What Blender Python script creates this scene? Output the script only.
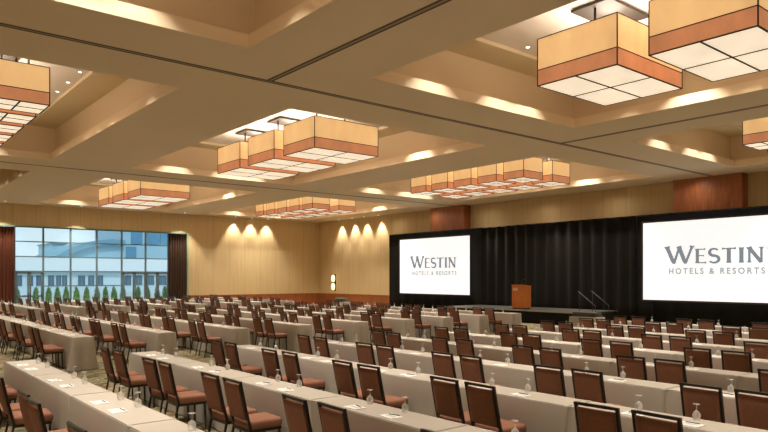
import bpy, math, random
from mathutils import Vector, Matrix
random.seed(7)
S = bpy.context.scene
for o in list(bpy.data.objects):
    bpy.data.objects.remove(o, do_unlink=True)
C = S.collection
R = math.radians

# ------------------------------------------------------------------ camera
# room axes: X runs towards the stage wall, Y along the stage wall towards the windows
EYE = 2.11
FOC = 659.4
AX, AY = 0.7723, 0.6353
cd = bpy.data.cameras.new('camera')
cam = bpy.data.objects.new('camera', cd)
C.objects.link(cam)
cam.location = (0, 0, EYE)
cam.rotation_euler = (R(90), 0, math.atan2(AX, AY) - R(90))
cd.sensor_width = 36
cd.lens = FOC / 768 * 36
cd.shift_y = (277.05 - 216) / 768
cd.clip_end = 400
S.camera = cam

# ------------------------------------------------------------------ world, sun, exposure
w = bpy.data.worlds.new('sky')
S.world = w
w.use_nodes = True
wn = w.node_tree
for n in list(wn.nodes):
    wn.nodes.remove(n)
wo = wn.nodes.new('ShaderNodeOutputWorld')
wb = wn.nodes.new('ShaderNodeBackground')
tc = wn.nodes.new('ShaderNodeTexCoord')
sx = wn.nodes.new('ShaderNodeSeparateXYZ')
cr = wn.nodes.new('ShaderNodeValToRGB')
cr.color_ramp.elements[0].position = 0.0
cr.color_ramp.elements[0].color = (0.66, 0.84, 0.92, 1)
cr.color_ramp.elements[1].position = 0.5
cr.color_ramp.elements[1].color = (0.36, 0.62, 0.85, 1)
wn.links.new(tc.outputs['Generated'], sx.inputs[0])
wn.links.new(sx.outputs['Z'], cr.inputs[0])
wn.links.new(cr.outputs[0], wb.inputs[0])
wb.inputs[1].default_value = 1.12
wn.links.new(wb.outputs[0], wo.inputs[0])

sun = bpy.data.lights.new('sun', 'SUN')
sun.energy = 1.6
sun.angle = R(3)
sun.color = (1, 0.95, 0.88)
so = bpy.data.objects.new('sun', sun)
C.objects.link(so)
so.rotation_euler = Vector((0.35, 0.6, -0.75)).to_track_quat('-Z', 'Y').to_euler()

S.view_settings.view_transform = 'Standard'
S.view_settings.look = 'None'
S.view_settings.gamma = 1
S.view_settings.exposure = 0.0
S.view_settings.use_curve_mapping = False
try:
    S.cycles.use_denoising = True
    S.cycles.max_bounces = 8
    S.cycles.diffuse_bounces = 5
    S.cycles.transparent_max_bounces = 16
    S.cycles.sample_clamp_indirect = 6
except Exception:
    pass

SPOT_W = 385
WASH_W = 520
ACCENT_W = 215
LANTERN_W = 75
LAMP_COL = (1.0, 0.89, 0.73)

# ------------------------------------------------------------------ projection used only to leave out what the photo cannot show
def proj(x, y, z):
    d = x * AY + y * AX
    l = x * AX - y * AY
    if d < 0.3:
        return None
    return 384 + l / d * FOC, 277.05 - (z - EYE) / d * FOC, d

def in_view(x, y, z, m=2):
    p = proj(x, y, z)
    return p is not None and -m < p[0] < 768 + m and -m < p[1] < 432 + m

# ------------------------------------------------------------------ materials
def new_mat(name):
    m = bpy.data.materials.new(name)
    m.use_nodes = True
    nt = m.node_tree
    return m, nt, nt.nodes['Principled BSDF']

def mat(name, col, rough=0.6, metal=0.0, noise=None, emit=None, estr=0.0, spec=0.5, bump=None):
    """noise = (scale, amount, stretch) varies the colour a little"""
    m, nt, b = new_mat(name)
    b.inputs['Base Color'].default_value = (*col, 1)
    b.inputs['Roughness'].default_value = rough
    b.inputs['Metallic'].default_value = metal
    b.inputs['Specular IOR Level'].default_value = spec
    if noise or bump:
        t = nt.nodes.new('ShaderNodeTexCoord')
        mp = nt.nodes.new('ShaderNodeMapping')
        nt.links.new(t.outputs['Object'], mp.inputs[0])
        st = (noise or bump)[2]
        mp.inputs['Scale'].default_value = st
        nz = nt.nodes.new('ShaderNodeTexNoise')
        nz.inputs['Scale'].default_value = (noise or bump)[0]
        nz.inputs['Detail'].default_value = 4
        nt.links.new(mp.outputs[0], nz.inputs['Vector'])
        if noise:
            r = nt.nodes.new('ShaderNodeValToRGB')
            a = noise[1]
            r.color_ramp.elements[0].position = 0.3
            r.color_ramp.elements[1].position = 0.7
            r.color_ramp.elements[0].color = (*[c * (1 - a) for c in col], 1)
            r.color_ramp.elements[1].color = (*[min(1, c * (1 + a)) for c in col], 1)
            nt.links.new(nz.outputs['Fac'], r.inputs[0])
            nt.links.new(r.outputs[0], b.inputs['Base Color'])
            if emit:
                r2 = nt.nodes.new('ShaderNodeValToRGB')
                r2.color_ramp.elements[0].position = 0.3
                r2.color_ramp.elements[1].position = 0.7
                r2.color_ramp.elements[0].color = (*[c * (1 - a) for c in emit], 1)
                r2.color_ramp.elements[1].color = (*[c * (1 + a) for c in emit], 1)
                nt.links.new(nz.outputs['Fac'], r2.inputs[0])
                nt.links.new(r2.outputs[0], b.inputs['Emission Color'])
        if bump:
            bp = nt.nodes.new('ShaderNodeBump')
            bp.inputs['Strength'].default_value = bump[1]
            bp.inputs['Distance'].default_value = 0.01
            nt.links.new(nz.outputs['Fac'], bp.inputs['Height'])
            nt.links.new(bp.outputs[0], b.inputs['Normal'])
    if emit:
        if not noise:
            b.inputs['Emission Color'].default_value = (*emit, 1)
        b.inputs['Emission Strength'].default_value = estr
    return m

def glass_mat(name, col, fac, rough=0.05):
    m = bpy.data.materials.new(name)
    m.use_nodes = True
    nt = m.node_tree
    b = nt.nodes['Principled BSDF']
    b.inputs['Base Color'].default_value = (*col, 1)
    b.inputs['Roughness'].default_value = rough
    tr = nt.nodes.new('ShaderNodeBsdfTransparent')
    mx = nt.nodes.new('ShaderNodeMixShader')
    mx.inputs[0].default_value = fac
    nt.links.new(tr.outputs[0], mx.inputs[1])
    nt.links.new(b.outputs[0], mx.inputs[2])
    nt.links.new(mx.outputs[0], nt.nodes['Material Output'].inputs[0])
    return m

M = {}
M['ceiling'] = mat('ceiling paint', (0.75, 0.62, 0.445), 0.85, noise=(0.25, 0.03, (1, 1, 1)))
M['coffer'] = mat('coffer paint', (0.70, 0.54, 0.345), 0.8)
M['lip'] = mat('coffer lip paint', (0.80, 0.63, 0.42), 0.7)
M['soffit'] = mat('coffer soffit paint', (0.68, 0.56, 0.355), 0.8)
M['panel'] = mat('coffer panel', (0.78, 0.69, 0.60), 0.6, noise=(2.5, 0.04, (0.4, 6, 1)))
M['groove'] = mat('track shadow gap', (0.055, 0.04, 0.025), 0.7)
M['rail'] = mat('track rail', (0.30, 0.225, 0.14), 0.6)
M['wood'] = mat('cherry veneer', (0.33, 0.105, 0.035), 0.4, noise=(3.0, 0.28, (6, 6, 0.5)))
M['podium'] = mat('podium veneer', (0.56, 0.175, 0.035), 0.4, noise=(4.0, 0.2, (6, 6, 0.6)))
M['drape_black'] = mat('black velour', (0.013, 0.012, 0.0105), 0.9, spec=0.15)
M['drape_red'] = mat('brown drape cloth', (0.115, 0.035, 0.018), 0.85, spec=0.2)
M['screen'] = mat('projected white', (0.5, 0.5, 0.5), 0.8, emit=(1, 1, 1), estr=0.87)
M['logo'] = mat('projected grey', (0.02, 0.02, 0.02), 0.8, emit=(0.22, 0.25, 0.28), estr=1.0, spec=0)
M['logo2'] = mat('projected light grey', (0.02, 0.02, 0.02), 0.8, emit=(0.36, 0.385, 0.41), estr=1.0, spec=0)
M['black'] = mat('black paint', (0.012, 0.011, 0.01), 0.5)
M['stage'] = mat('stage deck', (0.05, 0.046, 0.04), 0.6)
M['steel'] = mat('grey steel', (0.09, 0.09, 0.085), 0.4, metal=0.6)
M['bronze'] = mat('dark bronze', (0.034, 0.021, 0.013), 0.6, metal=0.1)
M['chair_frame'] = mat('chair frame metal', (0.022, 0.017, 0.013), 0.35, metal=0.3)
M['fabric'] = mat('rust upholstery', (0.27, 0.122, 0.078), 0.8, spec=0.25, noise=(60, 0.12, (1, 1, 1)))
M['cloth'] = mat('beige linen', (0.475, 0.435, 0.385), 0.85, spec=0.2, noise=(1.2, 0.04, (1, 1, 1)))
M['goblet'] = glass_mat('clear goblet glass', (0.97, 0.97, 0.95), 0.30, 0.06)
M['paper'] = mat('white paper', (0.86, 0.86, 0.86), 0.7)
M['ink'] = mat('grey print', (0.58, 0.60, 0.64), 0.7)
M['pen'] = mat('dark pen plastic', (0.05, 0.06, 0.09), 0.35)
M['amber'] = mat('amber mica shade', (0.55, 0.32, 0.12), 0.5, emit=(0.76, 0.46, 0.195), estr=0.86, noise=(2.2, 0.12, (1, 1, 0.6)))
M['copper'] = mat('copper mica band', (0.45, 0.16, 0.06), 0.5, emit=(0.52, 0.215, 0.095), estr=0.74, noise=(2.2, 0.12, (1, 1, 0.6)))
M['diffuser'] = mat('cream diffuser', (0.7, 0.62, 0.5), 0.5, emit=(0.95, 0.79, 0.59), estr=0.82, noise=(1.4, 0.08, (1, 1, 1)))
M['uplight'] = mat('lamp top glow', (0.7, 0.65, 0.6), 0.5, emit=(1.0, 0.88, 0.74), estr=3.0)
M['bulb'] = mat('lit lens', (0.8, 0.8, 0.8), 0.4, emit=(1.0, 0.95, 0.88), estr=6.0)
M['sconce'] = mat('lit alabaster', (0.8, 0.7, 0.5), 0.4, emit=(1.0, 0.72, 0.40), estr=1.6)
M['white_trim'] = mat('white trim', (0.6, 0.56, 0.5), 0.5)
M['mullion'] = mat('grey green window metal', (0.13, 0.19, 0.21), 0.45, metal=0.1)
M['pane'] = glass_mat('window glass', (0.40, 0.72, 0.80), 0.05, 0.03)
M['reveal'] = mat('window reveal with green light tint', (0.30, 0.40, 0.26), 0.6)  # green tint of the light on the reveal, put into its base colour
M['facade'] = mat('pale facade', (0.58, 0.74, 0.80), 0.7)
M['facade2'] = mat('white parapet', (0.80, 0.88, 0.90), 0.7)
M['tower'] = mat('blue tower glass', (0.09, 0.27, 0.42), 0.3)
M['tower2'] = mat('blue grey cladding', (0.33, 0.54, 0.64), 0.5)
M['roofing'] = mat('blue grey roof', (0.17, 0.34, 0.44), 0.5)
M['dark_window'] = mat('dark window glass', (0.07, 0.15, 0.24), 0.2)
M['terrace'] = mat('terrace paving', (0.5, 0.52, 0.5), 0.8)
M['plaque'] = mat('brass plaque', (0.62, 0.5, 0.28), 0.4)
M['gear'] = mat('dark green grey case', (0.045, 0.05, 0.04), 0.5)
M['pot'] = mat('grey planter', (0.25, 0.3, 0.3), 0.7)

# wall covering: tan fabric with vertical panel seams
def wall_mat():
    m, nt, b = new_mat('tan fabric wall')
    t = nt.nodes.new('ShaderNodeTexCoord')
    sp = nt.nodes.new('ShaderNodeSeparateXYZ')
    nt.links.new(t.outputs['Object'], sp.inputs[0])
    ad = nt.nodes.new('ShaderNodeMath'); ad.operation = 'ADD'
    nt.links.new(sp.outputs['X'], ad.inputs[0]); nt.links.new(sp.outputs['Y'], ad.inputs[1])
    fr = nt.nodes.new('ShaderNodeMath'); fr.operation = 'PINGPONG'
    fr.inputs[1].default_value = 0.61
    nt.links.new(ad.outputs[0], fr.inputs[0])
    lt = nt.nodes.new('ShaderNodeMath'); lt.operation = 'LESS_THAN'; lt.inputs[1].default_value = 0.012
    nt.links.new(fr.outputs[0], lt.inputs[0])
    mp = nt.nodes.new('ShaderNodeMapping'); mp.inputs['Scale'].default_value = (25, 25, 0.6)
    nt.links.new(t.outputs['Object'], mp.inputs[0])
    nz = nt.nodes.new('ShaderNodeTexNoise'); nz.inputs['Scale'].default_value = 1.0
    nt.links.new(mp.outputs[0], nz.inputs['Vector'])
    rp = nt.nodes.new('ShaderNodeValToRGB')
    rp.color_ramp.elements[0].position = 0.3; rp.color_ramp.elements[1].position = 0.7
    rp.color_ramp.elements[0].color = (0.56, 0.42, 0.225, 1)
    rp.color_ramp.elements[1].color = (0.64, 0.49, 0.275, 1)
    nt.links.new(nz.outputs['Fac'], rp.inputs[0])
    mx = nt.nodes.new('ShaderNodeMix'); mx.data_type = 'RGBA'
    mx.inputs['B'].default_value = (0.44, 0.325, 0.165, 1)
    nt.links.new(lt.outputs[0], mx.inputs['Factor'])
    nt.links.new(rp.outputs[0], mx.inputs['A'])
    nt.links.new(mx.outputs['Result'], b.inputs['Base Color'])
    b.inputs['Roughness'].default_value = 0.85
    b.inputs['Specular IOR Level'].default_value = 0.2
    return m
M['wall'] = wall_mat()

def carpet_mat():
    m, nt, b = new_mat('patterned carpet')
    t = nt.nodes.new('ShaderNodeTexCoord')
    wv = nt.nodes.new('ShaderNodeTexNoise'); wv.inputs['Scale'].default_value = 2.2; wv.inputs['Detail'].default_value = 2
    wv.inputs['Distortion'].default_value = 1.8
    nt.links.new(t.outputs['Object'], wv.inputs['Vector'])
    r1 = nt.nodes.new('ShaderNodeValToRGB')
    e = r1.color_ramp.elements
    e[0].position = 0.36; e[0].color = (0.085, 0.075, 0.040, 1)
    e[1].position = 0.66; e[1].color = (0.33, 0.285, 0.19, 1)
    for p, c in ((0.44, (0.15, 0.15, 0.095)), (0.50, (0.33, 0.28, 0.18)), (0.54, (0.17, 0.16, 0.10)), (0.60, (0.22, 0.15, 0.075))):
        q = e.new(p); q.color = (*c, 1)
    nt.links.new(wv.outputs['Fac'], r1.inputs[0])
    vo = nt.nodes.new('ShaderNodeTexVoronoi'); vo.inputs['Scale'].default_value = 1.7
    nt.links.new(t.outputs['Object'], vo.inputs['Vector'])
    lt = nt.nodes.new('ShaderNodeMath'); lt.operation = 'LESS_THAN'; lt.inputs[1].default_value = 0.16
    nt.links.new(vo.outputs['Distance'], lt.inputs[0])
    mx = nt.nodes.new('ShaderNodeMix'); mx.data_type = 'RGBA'
    mx.inputs['B'].default_value = (0.21, 0.10, 0.05, 1)
    nt.links.new(lt.outputs[0], mx.inputs['Factor'])
    nt.links.new(r1.outputs[0], mx.inputs['A'])
    nt.links.new(mx.outputs['Result'], b.inputs['Base Color'])
    b.inputs['Roughness'].default_value = 0.95
    b.inputs['Specular IOR Level'].default_value = 0.1
    return m
M['carpet'] = carpet_mat()

def leaf_mat():
    m = mat('conifer leaves', (0.17, 0.36, 0.05), 0.7, noise=(9, 0.5, (1, 1, 1)))
    return m
M['leaf'] = leaf_mat()

# ------------------------------------------------------------------ mesh helpers
class MB:
    def __init__(s):
        s.v = []; s.f = []; s.sm = []; s.mi = []
        s.mat = 0
    def face(s, idx, smooth=False):
        s.f.append(idx); s.sm.append(smooth); s.mi.append(s.mat)
    def quad(s, a, b, c, d):
        n = len(s.v); s.v += [a, b, c, d]; s.face((n, n+1, n+2, n+3))
    def box(s, x0, x1, y0, y1, z0, z1):
        n = len(s.v)
        s.v += [(x0,y0,z0),(x1,y0,z0),(x1,y1,z0),(x0,y1,z0),(x0,y0,z1),(x1,y0,z1),(x1,y1,z1),(x0,y1,z1)]
        for q in ((0,3,2,1),(4,5,6,7),(0,1,5,4),(1,2,6,5),(2,3,7,6),(3,0,4,7)):
            s.face(tuple(n+i for i in q))
    def rbox(s, x0, x1, y0, y1, z0, z1, r, seg=3, cap=2):
        """box with rounded upright corners and softened top and bottom rims"""
        rings = []
        for k in range(cap + 1):
            a = math.pi / 2 * k / cap
            rings.append((z0 + r * (1 - math.sin(a)), r * (1 - math.cos(a))))
        prof = [(z, ins) for z, ins in [(z0 + r*(1-math.sin(math.pi/2*k/cap)), r*(1-math.sin(math.pi/2*(1-k/cap)))) for k in range(cap, -1, -1)]]
        prof = [(z0 + r*(1-math.cos(math.pi/2*k/cap)), r*(1-math.sin(math.pi/2*k/cap))) for k in range(cap+1)]
        prof += [(z1 - (z - z0), i) for z, i in reversed(prof)]
        base = len(s.v); cnt = 4 * (seg + 1)
        for z, ins in prof:
            rr = max(r * 1.6 - ins, 0.002)
            for q, (cx, cy) in enumerate(((x1, y1), (x0, y1), (x0, y0), (x1, y0))):
                sx_ = 1 if cx == x1 else -1; sy_ = 1 if cy == y1 else -1
                ccx = cx - sx_ * (ins + rr); ccy = cy - sy_ * (ins + rr)
                for k in range(seg + 1):
                    a = math.pi / 2 * (q + k / seg)
                    s.v.append((ccx + rr * math.cos(a), ccy + rr * math.sin(a), z))
        for i in range(len(prof) - 1):
            for j in range(cnt):
                a = base + i*cnt + j; b = base + i*cnt + (j+1) % cnt
                s.face((a, b, b + cnt, a + cnt), True)
        s.face(tuple(base + j for j in reversed(range(cnt))), True)
        s.face(tuple(base + (len(prof)-1)*cnt + j for j in range(cnt)), True)
    def tube(s, pts, r, seg=6, closed=False, cap=True):
        pts = [Vector(p) for p in pts]; n = len(pts); base = len(s.v)
        rr = r if isinstance(r, (list, tuple)) else [r] * n
        for i, p in enumerate(pts):
            d = (pts[min(i+1, n-1)] - pts[max(i-1, 0)])
            if d.length < 1e-9: d = Vector((0, 0, 1))
            d.normalize()
            up = Vector((0, 0, 1)) if abs(d.z) < 0.9 else Vector((1, 0, 0))
            a = d.cross(up).normalized(); b = d.cross(a).normalized()
            for k in range(seg):
                t = 2 * math.pi * (k + 0.5) / seg
                q = p + (a * math.cos(t) + b * math.sin(t)) * rr[i]
                s.v.append(tuple(q))
        for i in range(n - 1):
            for k in range(seg):
                a = base + i*seg + k; b = base + i*seg + (k+1) % seg
                s.face((a, b, b + seg, a + seg), seg > 4)
        if cap:
            s.face(tuple(base + k for k in reversed(range(seg))))
            s.face(tuple(base + (n-1)*seg + k for k in range(seg)))
    def lathe(s, prof, seg=12, at=(0, 0, 0)):
        base = len(s.v); n = len(prof)
        for r, z in prof:
            for k in range(seg):
                t = 2 * math.pi * k / seg
                s.v.append((at[0] + r*math.cos(t), at[1] + r*math.sin(t), at[2] + z))
        for i in range(n - 1):
            for k in range(seg):
                a = base + i*seg + k; b = base + i*seg + (k+1) % seg
                s.face((a, b, b + seg, a + seg), True)
        s.face(tuple(base + k for k in reversed(range(seg))))
        s.face(tuple(base + (n-1)*seg + k for k in range(seg)))
    def mesh(s, name, mats):
        me = bpy.data.meshes.new(name)
        me.from_pydata(s.v, [], s.f)
        me.polygons.foreach_set('use_smooth', s.sm)
        me.polygons.foreach_set('material_index', s.mi)
        for m in (mats if isinstance(mats, (list, tuple)) else [mats]):
            me.materials.append(m)
        me.update()
        return me
    def build(s, name, mats, parent=None):
        o = bpy.data.objects.new(name, s.mesh(name, mats))
        C.objects.link(o)
        if parent: o.parent = parent
        return o

def tag(o, label, cat, group=None):
    o['label'] = label; o['category'] = cat
    if group: o['group'] = group
    return o

def thing(name, label, cat, loc=(0, 0, 0), rz=0, group=None):
    o = bpy.data.objects.new(name, None); C.objects.link(o)
    o.location = loc; o.rotation_euler = (0, 0, rz); o.empty_display_size = 0.1
    return tag(o, label, cat, group)

def struct(o):
    o['kind'] = 'structure'; return o

def copy_tree(src, loc, rz, label, group=None):
    r = src.copy(); C.objects.link(r); r.location = loc; r.rotation_euler = (0, 0, rz)
    r['label'] = label
    if group: r['group'] = group
    for ch in src.children:
        c = ch.copy(); C.objects.link(c); c.parent = r
        for g in ch.children:
            d = g.copy(); C.objects.link(d); d.parent = c
    return r

def one(*args, mats, name, parent=None):
    b = MB(); b.box(*args); return b.build(name, mats, parent)

# ------------------------------------------------------------------ the room
X0, X1, Y0, Y1 = -4.3, 28.45, -3.5, 42.5
H = EYE + 4.2
CU = [(-1.5, 5.8), (8.61, 15.95), (18.75, 26.3)]
CV = [(-0.85, 10.95), (14.16, 25.95), (29.1, 41.1)]
ZW = EYE + 5.41          # top of the coffer wall
ZP = EYE + 5.50          # recessed panel

fl = one(X0 - .3, X1 + .3, Y0 - .3, Y1, -0.2, 0, mats=M['carpet'], name='floor'); struct(fl)

# lower ceiling: one slab with nine openings, each opening carried up as a stepped coffer
b = MB()
us = [X0] + [q for c in CU for q in c] + [X1]
vs = [Y0] + [q for c in CV for q in c] + [Y1]
for i in range(len(us) - 1):
    for j in range(len(vs) - 1):
        if i % 2 == 1 and j % 2 == 1: continue
        b.box(us[i], us[i+1], vs[j], vs[j+1], H, H + 0.25)
struct(b.build('ceiling', M['ceiling']))
FAS = 0.25
for ci, (u0, u1) in enumerate(CU):
    for cj, (v0, v1) in enumerate(CV):
        b = MB()
        # lip: a slim lighter fascia board lining the opening
        t = 0.03; b.mat = 3
        for q in ((u0, u0+t, v0, v1), (u1-t, u1, v0, v1), (u0, u1, v0, v0+t), (u0, u1, v1-t, v1)):
            b.box(*q, H + 0.002, H + FAS)
        # upright coffer wall, set back behind the lip
        s = 0.25; b.mat = 0
        for q in ((u0-s-.05, u0-s, v0-s, v1+s), (u1+s, u1+s+.05, v0-s, v1+s), (u0-s, u1+s, v0-s-.05, v0-s), (u0-s, u1+s, v1+s, v1+s+.05)):
            b.box(*q, H + FAS, ZW)
        # soffit ring
        b.mat = 1
        k = 0.67
        for q in ((u0-s, u0+k, v0-s, v1+s), (u1-k, u1+s, v0-s, v1+s), (u0+k, u1-k, v0-s, v0+k), (u0+k, u1-k, v1-k, v1+s)):
            b.box(*q, ZW, ZW + 0.06)
        b.mat = 2
        b.box(u0+k-.05, u1-k+.05, v0+k-.05, v1-k+.05, ZP, ZP + 0.05)
        b.mat = 0
        for q in ((u0+k-.05, u0+k, v0+k, v1-k), (u1-k, u1-k+.05, v0+k, v1-k), (u0+k, u1-k, v0+k-.05, v0+k), (u0+k, u1-k, v1-k, v1-k+.05)):
            b.box(*q, ZW + 0.06, ZP)
        struct(b.build('ceiling_coffer', [M['coffer'], M['soffit'], M['panel'], M['lip']]))

# movable-partition tracks: two dark slots with a flat strip between
TR = {'v': (12.5, 27.4), 'u': (7.07, 17.45)}
n = 0
for v in TR['v']:
    b = MB(); b.box(X0, X1 - .05, v - .075, v - .035, H - .006, H); b.box(X0, X1 - .05, v + .035, v + .075, H - .006, H)
    b.mat = 1; b.box(X0, X1 - .05, v - .035, v + .035, H - .004, H)
    n += 1; struct(b.build('trim_%d' % n, [M['groove'], M['rail']]))
for u in TR['u']:
    b = MB(); b.box(u - .075, u - .035, Y0, 12.42, H - .006, H); b.box(u + .035, u + .075, Y0, 12.42, H - .006, H)
    b.mat = 1; b.box(u - .035, u + .035, Y0, 12.42, H - .004, H)
    n += 1; struct(b.build('trim_%d' % n, [M['groove'], M['rail']]))

ZT = H + 0.25
WZ = EYE + 2.92                        # head of the window opening
WU0, WU1 = 6.3, 17.87
b = MB()
b.box(X0 - .3, WU0, Y1, Y1 + .3, 0, ZT)
b.box(WU1, X1 + .3, Y1, Y1 + .3, 0, ZT)
b.box(WU0, WU1, Y1, Y1 + .3, WZ, ZT)
struct(b.build('wall_window', M['wall']))
struct(one(X1, X1 + .3, Y0, Y1, 0, ZT, mats=M['wall'], name='wall_stage'))
struct(one(X0 - .3, X0, Y0, Y1, 0, ZT, mats=M['wall'], name='wall_back'))
struct(one(X0 - .3, X1 + .3, Y0 - .3, Y0, 0, ZT, mats=M['wall'], name='wall_side'))

# cherry wainscot with a cap rail
def wainscot(name, x0, x1, y0, y1, cap):
    b = MB(); b.box(x0, x1, y0, y1, 0, 0.84)
    b.box(*cap, 0.84, 0.88)
    struct(b.build(name, M['wood']))
wainscot('baseboard_window', WU1 + .12, X1, Y1 - .03, Y1, (WU1 + .12, X1, Y1 - .05, Y1))
wainscot('baseboard_stage', X1 - .03, X1, 5, Y1 - .05, (X1 - .05, X1, 5, Y1 - .05))
# reveal down the right edge of the opening, green light painted into its colour
b = MB(); b.box(WU1, WU1 + .12, Y1 - .02, Y1 + .3, 0, WZ + .08)
b.box(WU0, WU1, Y1 - .02, Y1 + .3, WZ, WZ + .06)
struct(b.build('trim_5', M['reveal']))

# cherry pilasters standing out of the stage wall
for (v0, v1, nm) in ((26.6, 29.45, 'pillar_left'), (11.3, 14.15, 'pillar_right')):
    b = MB()
    k = 6
    for i in range(k):
        a0 = v0 + (v1 - v0) * i / k; a1 = v0 + (v1 - v0) * (i + 1) / k
        b.box(27.9, X1, a0 + .004, a1 - .004, 0, H)
    b.box(27.93, X1, v0 + .02, v1 - .02, 0, H)
    struct(b.build(nm, M['wood']))

# ------------------------------------------------------------------ window wall glazing
GV = Y1 + .15
wroot = bpy.data.objects.new('window_1', None); C.objects.link(wroot); struct(wroot)
b = MB()
um = [6.3 + .03, 7.65, 9.15, 10.65, 12.15, 13.65, 15.15, 16.65, WU1 - .03]
for u in um:
    b.box(u - .045, u + .045, GV - .06, GV + .06, 0, WZ)
zh = [EYE + 2.90, EYE + 2.06, EYE + 1.19, EYE + .325]
for z in zh:
    b.box(WU0, WU1, GV - .05, GV + .05, z - .03, z + .03)
b.box(10.65, 12.15, GV - .05, GV + .05, 1.55, 1.61); b.box(9.15, 10.65, GV - .05, GV + .05, 1.55, 1.61)
b.box(12.15, 13.65, GV - .05, GV + .05, 1.55, 1.61)
b.box(WU0, WU1, GV - .05, GV + .05, 0, .08)
b.build('window_frame', M['mullion'], wroot)
b = MB(); b.box(WU0 + .01, WU1 - .01, GV - .008, GV + .008, 0.05, WZ)
b.build('glass', M['pane'], wroot)
# glazed double doors at both ends of the window
for di, (d0, d1) in enumerate(((7.7, 9.10), (13.70, 15.12), (15.2, 16.6))):
    b = MB(); mid = (d0 + d1) / 2
    for (a, c) in ((d0, mid - .01), (mid + .01, d1)):
        for q in ((a, a + .09, .02, 2.4), (c - .09, c, .02, 2.4)): b.box(q[0], q[1], GV - .10, GV - .05, q[2], q[3])
        b.box(a, c, GV - .10, GV - .05, 2.30, 2.42); b.box(a, c, GV - .10, GV - .05, .02, .25)
        if di == 0: b.box(a, c, GV - .10, GV - .05, .95, 1.05)
    d = struct(b.build('door_%d' % (di + 1), M['mullion']))
    h = MB(); h.tube([(mid - .06, GV - .15, .9), (mid - .06, GV - .15, 1.3)], .015); h.tube([(mid + .06, GV - .15, .9), (mid + .06, GV - .15, 1.3)], .015)
    for zz in (.92, 1.28):
        for sx_ in (-.06, .06): h.tube([(mid + sx_, GV - .15, zz), (mid + sx_, GV - .09, zz)], .01)
    h.build('door_handle', M['steel'], d)

# ------------------------------------------------------------------ drapery
def drape_mesh(x0, y0, x1, y1, z0, z1, amp, waves, seed, thick=0.02):
    rnd = random.Random(seed)
    dx, dy = x1 - x0, y1 - y0; L = math.hypot(dx, dy); nx, ny = -dy / L, dx / L
    N = int(waves * 8); b = MB(); rows = 6
    ph = [rnd.uniform(-.9, .9) for _ in range(int(waves) + 3)]
    am = [rnd.uniform(.5, 1.2) for _ in range(int(waves) + 3)]
    for side in (0, 1):
        for r in range(rows + 1):
            z = z0 + (z1 - z0) * r / rows
            for i in range(N + 1):
                t = i / N; wv = t * waves; k = int(wv)
                f = wv - k
                a = am[k] * (1 - f) + am[k+1] * f
                p = ph[k] * (1 - f) + ph[k+1] * f
                d = amp * a * math.sin(2 * math.pi * wv + p * (1.3 - r / rows)) * (0.75 + 0.25 * (1 - r / rows)) + side * thick
                b.v.append((x0 + dx * t + nx * d, y0 + dy * t + ny * d, z))
    W = N + 1; off = (rows + 1) * W
    for side in (0, 1):
        for r in range(rows):
            for i in range(N):
                a = side * off + r * W + i
                q = (a, a+1, a+1+W, a+W)
                b.face(q if side else q[::-1], True)
    for r in range(rows):
        for i in (0, N):
            a = r * W + i; q = (a, a + W, a + W + off, a + off); b.face(q)
    for r in (0, rows):
        for i in range(N):
            a = r * W + i; b.face((a, a+1, a+1+off, a+off))
    return b

t = thing('window_drape', 'red brown floor-length drape at left edge of the windows', 'curtain', (0, 0, 0), 0, 'window drapes')
drape_mesh(6.45, Y1 - .02, 7.62, Y1 - .02, 0.03, WZ - .04, .05, 7, 3).build('cloth', M['drape_red'], t)
b = MB(); b.box(6.4, 7.66, Y1 - .06, Y1 + .04, WZ - .06, WZ - .005); b.build('curtain_rail', M['mullion'], t)
t = thing('window_drape', 'dark brown drape between windows and tan wall at right', 'curtain', (0, 0, 0), 0, 'window drapes')
drape_mesh(16.62, Y1 - .02, 17.80, Y1 - .02, 0.03, WZ - .04, .05, 7, 5).build('cloth', mat('dark brown drape cloth', (0.05, 0.027, 0.017), 0.85, spec=0.2), t)
b = MB(); b.box(16.58, 17.84, Y1 - .06, Y1 + .04, WZ - .06, WZ - .005); b.build('curtain_rail', M['mullion'], t)

DU = 27.62
ZD = EYE + 2.77
sections = [(33.05, 24.9, 'black floor-length drape behind the left projection screen', 9),
            (24.9, 15.7, 'black pleated drape behind stage between the two screens', 14),
            (15.7, 5.6, 'black floor-length drape behind the right projection screen', 11)]
for si, (a, c, lab, wv) in enumerate(sections):
    t = thing('stage_drape', lab, 'curtain', (0, 0, 0), 0, 'black stage drapes')
    drape_mesh(DU, a - .01, DU, c + .01, 0.02, ZD - .02, 0.10 if si == 1 else .04, wv, 20 + si, 0.02).build('cloth', M['drape_black'], t)
    b = MB(); b.tube([(DU, a - .02, ZD - .03), (DU, c + .02, ZD - .03)], .03, 8)
    b.build('drape_pole', M['black'], t)

# ------------------------------------------------------------------ projection screens with their lettering
def stroke(b, p, q, w0, w1=None, wm=None):
    """flared flat stroke from p to q in the (s, z) plane"""
    w1 = w0 if w1 is None else w1
    wm = min(w0, w1) * .78 if wm is None else wm
    d = Vector((q[0] - p[0], q[1] - p[1])); n = Vector((-d.y, d.x)).normalized()
    pts = [(p, w0), ((p[0] + d.x * .18, p[1] + d.y * .18), wm), ((p[0] + d.x * .82, p[1] + d.y * .82), wm), (q, w1)]
    base = len(b.v)
    for (c, ww) in pts:
        b.v.append((c[0] + n.x * ww / 2, c[1] + n.y * ww / 2, 0)); b.v.append((c[0] - n.x * ww / 2, c[1] - n.y * ww / 2, 0))
    for i in range(3):
        b.face((base + 2*i, base + 2*i + 1, base + 2*i + 3, base + 2*i + 2))

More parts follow.
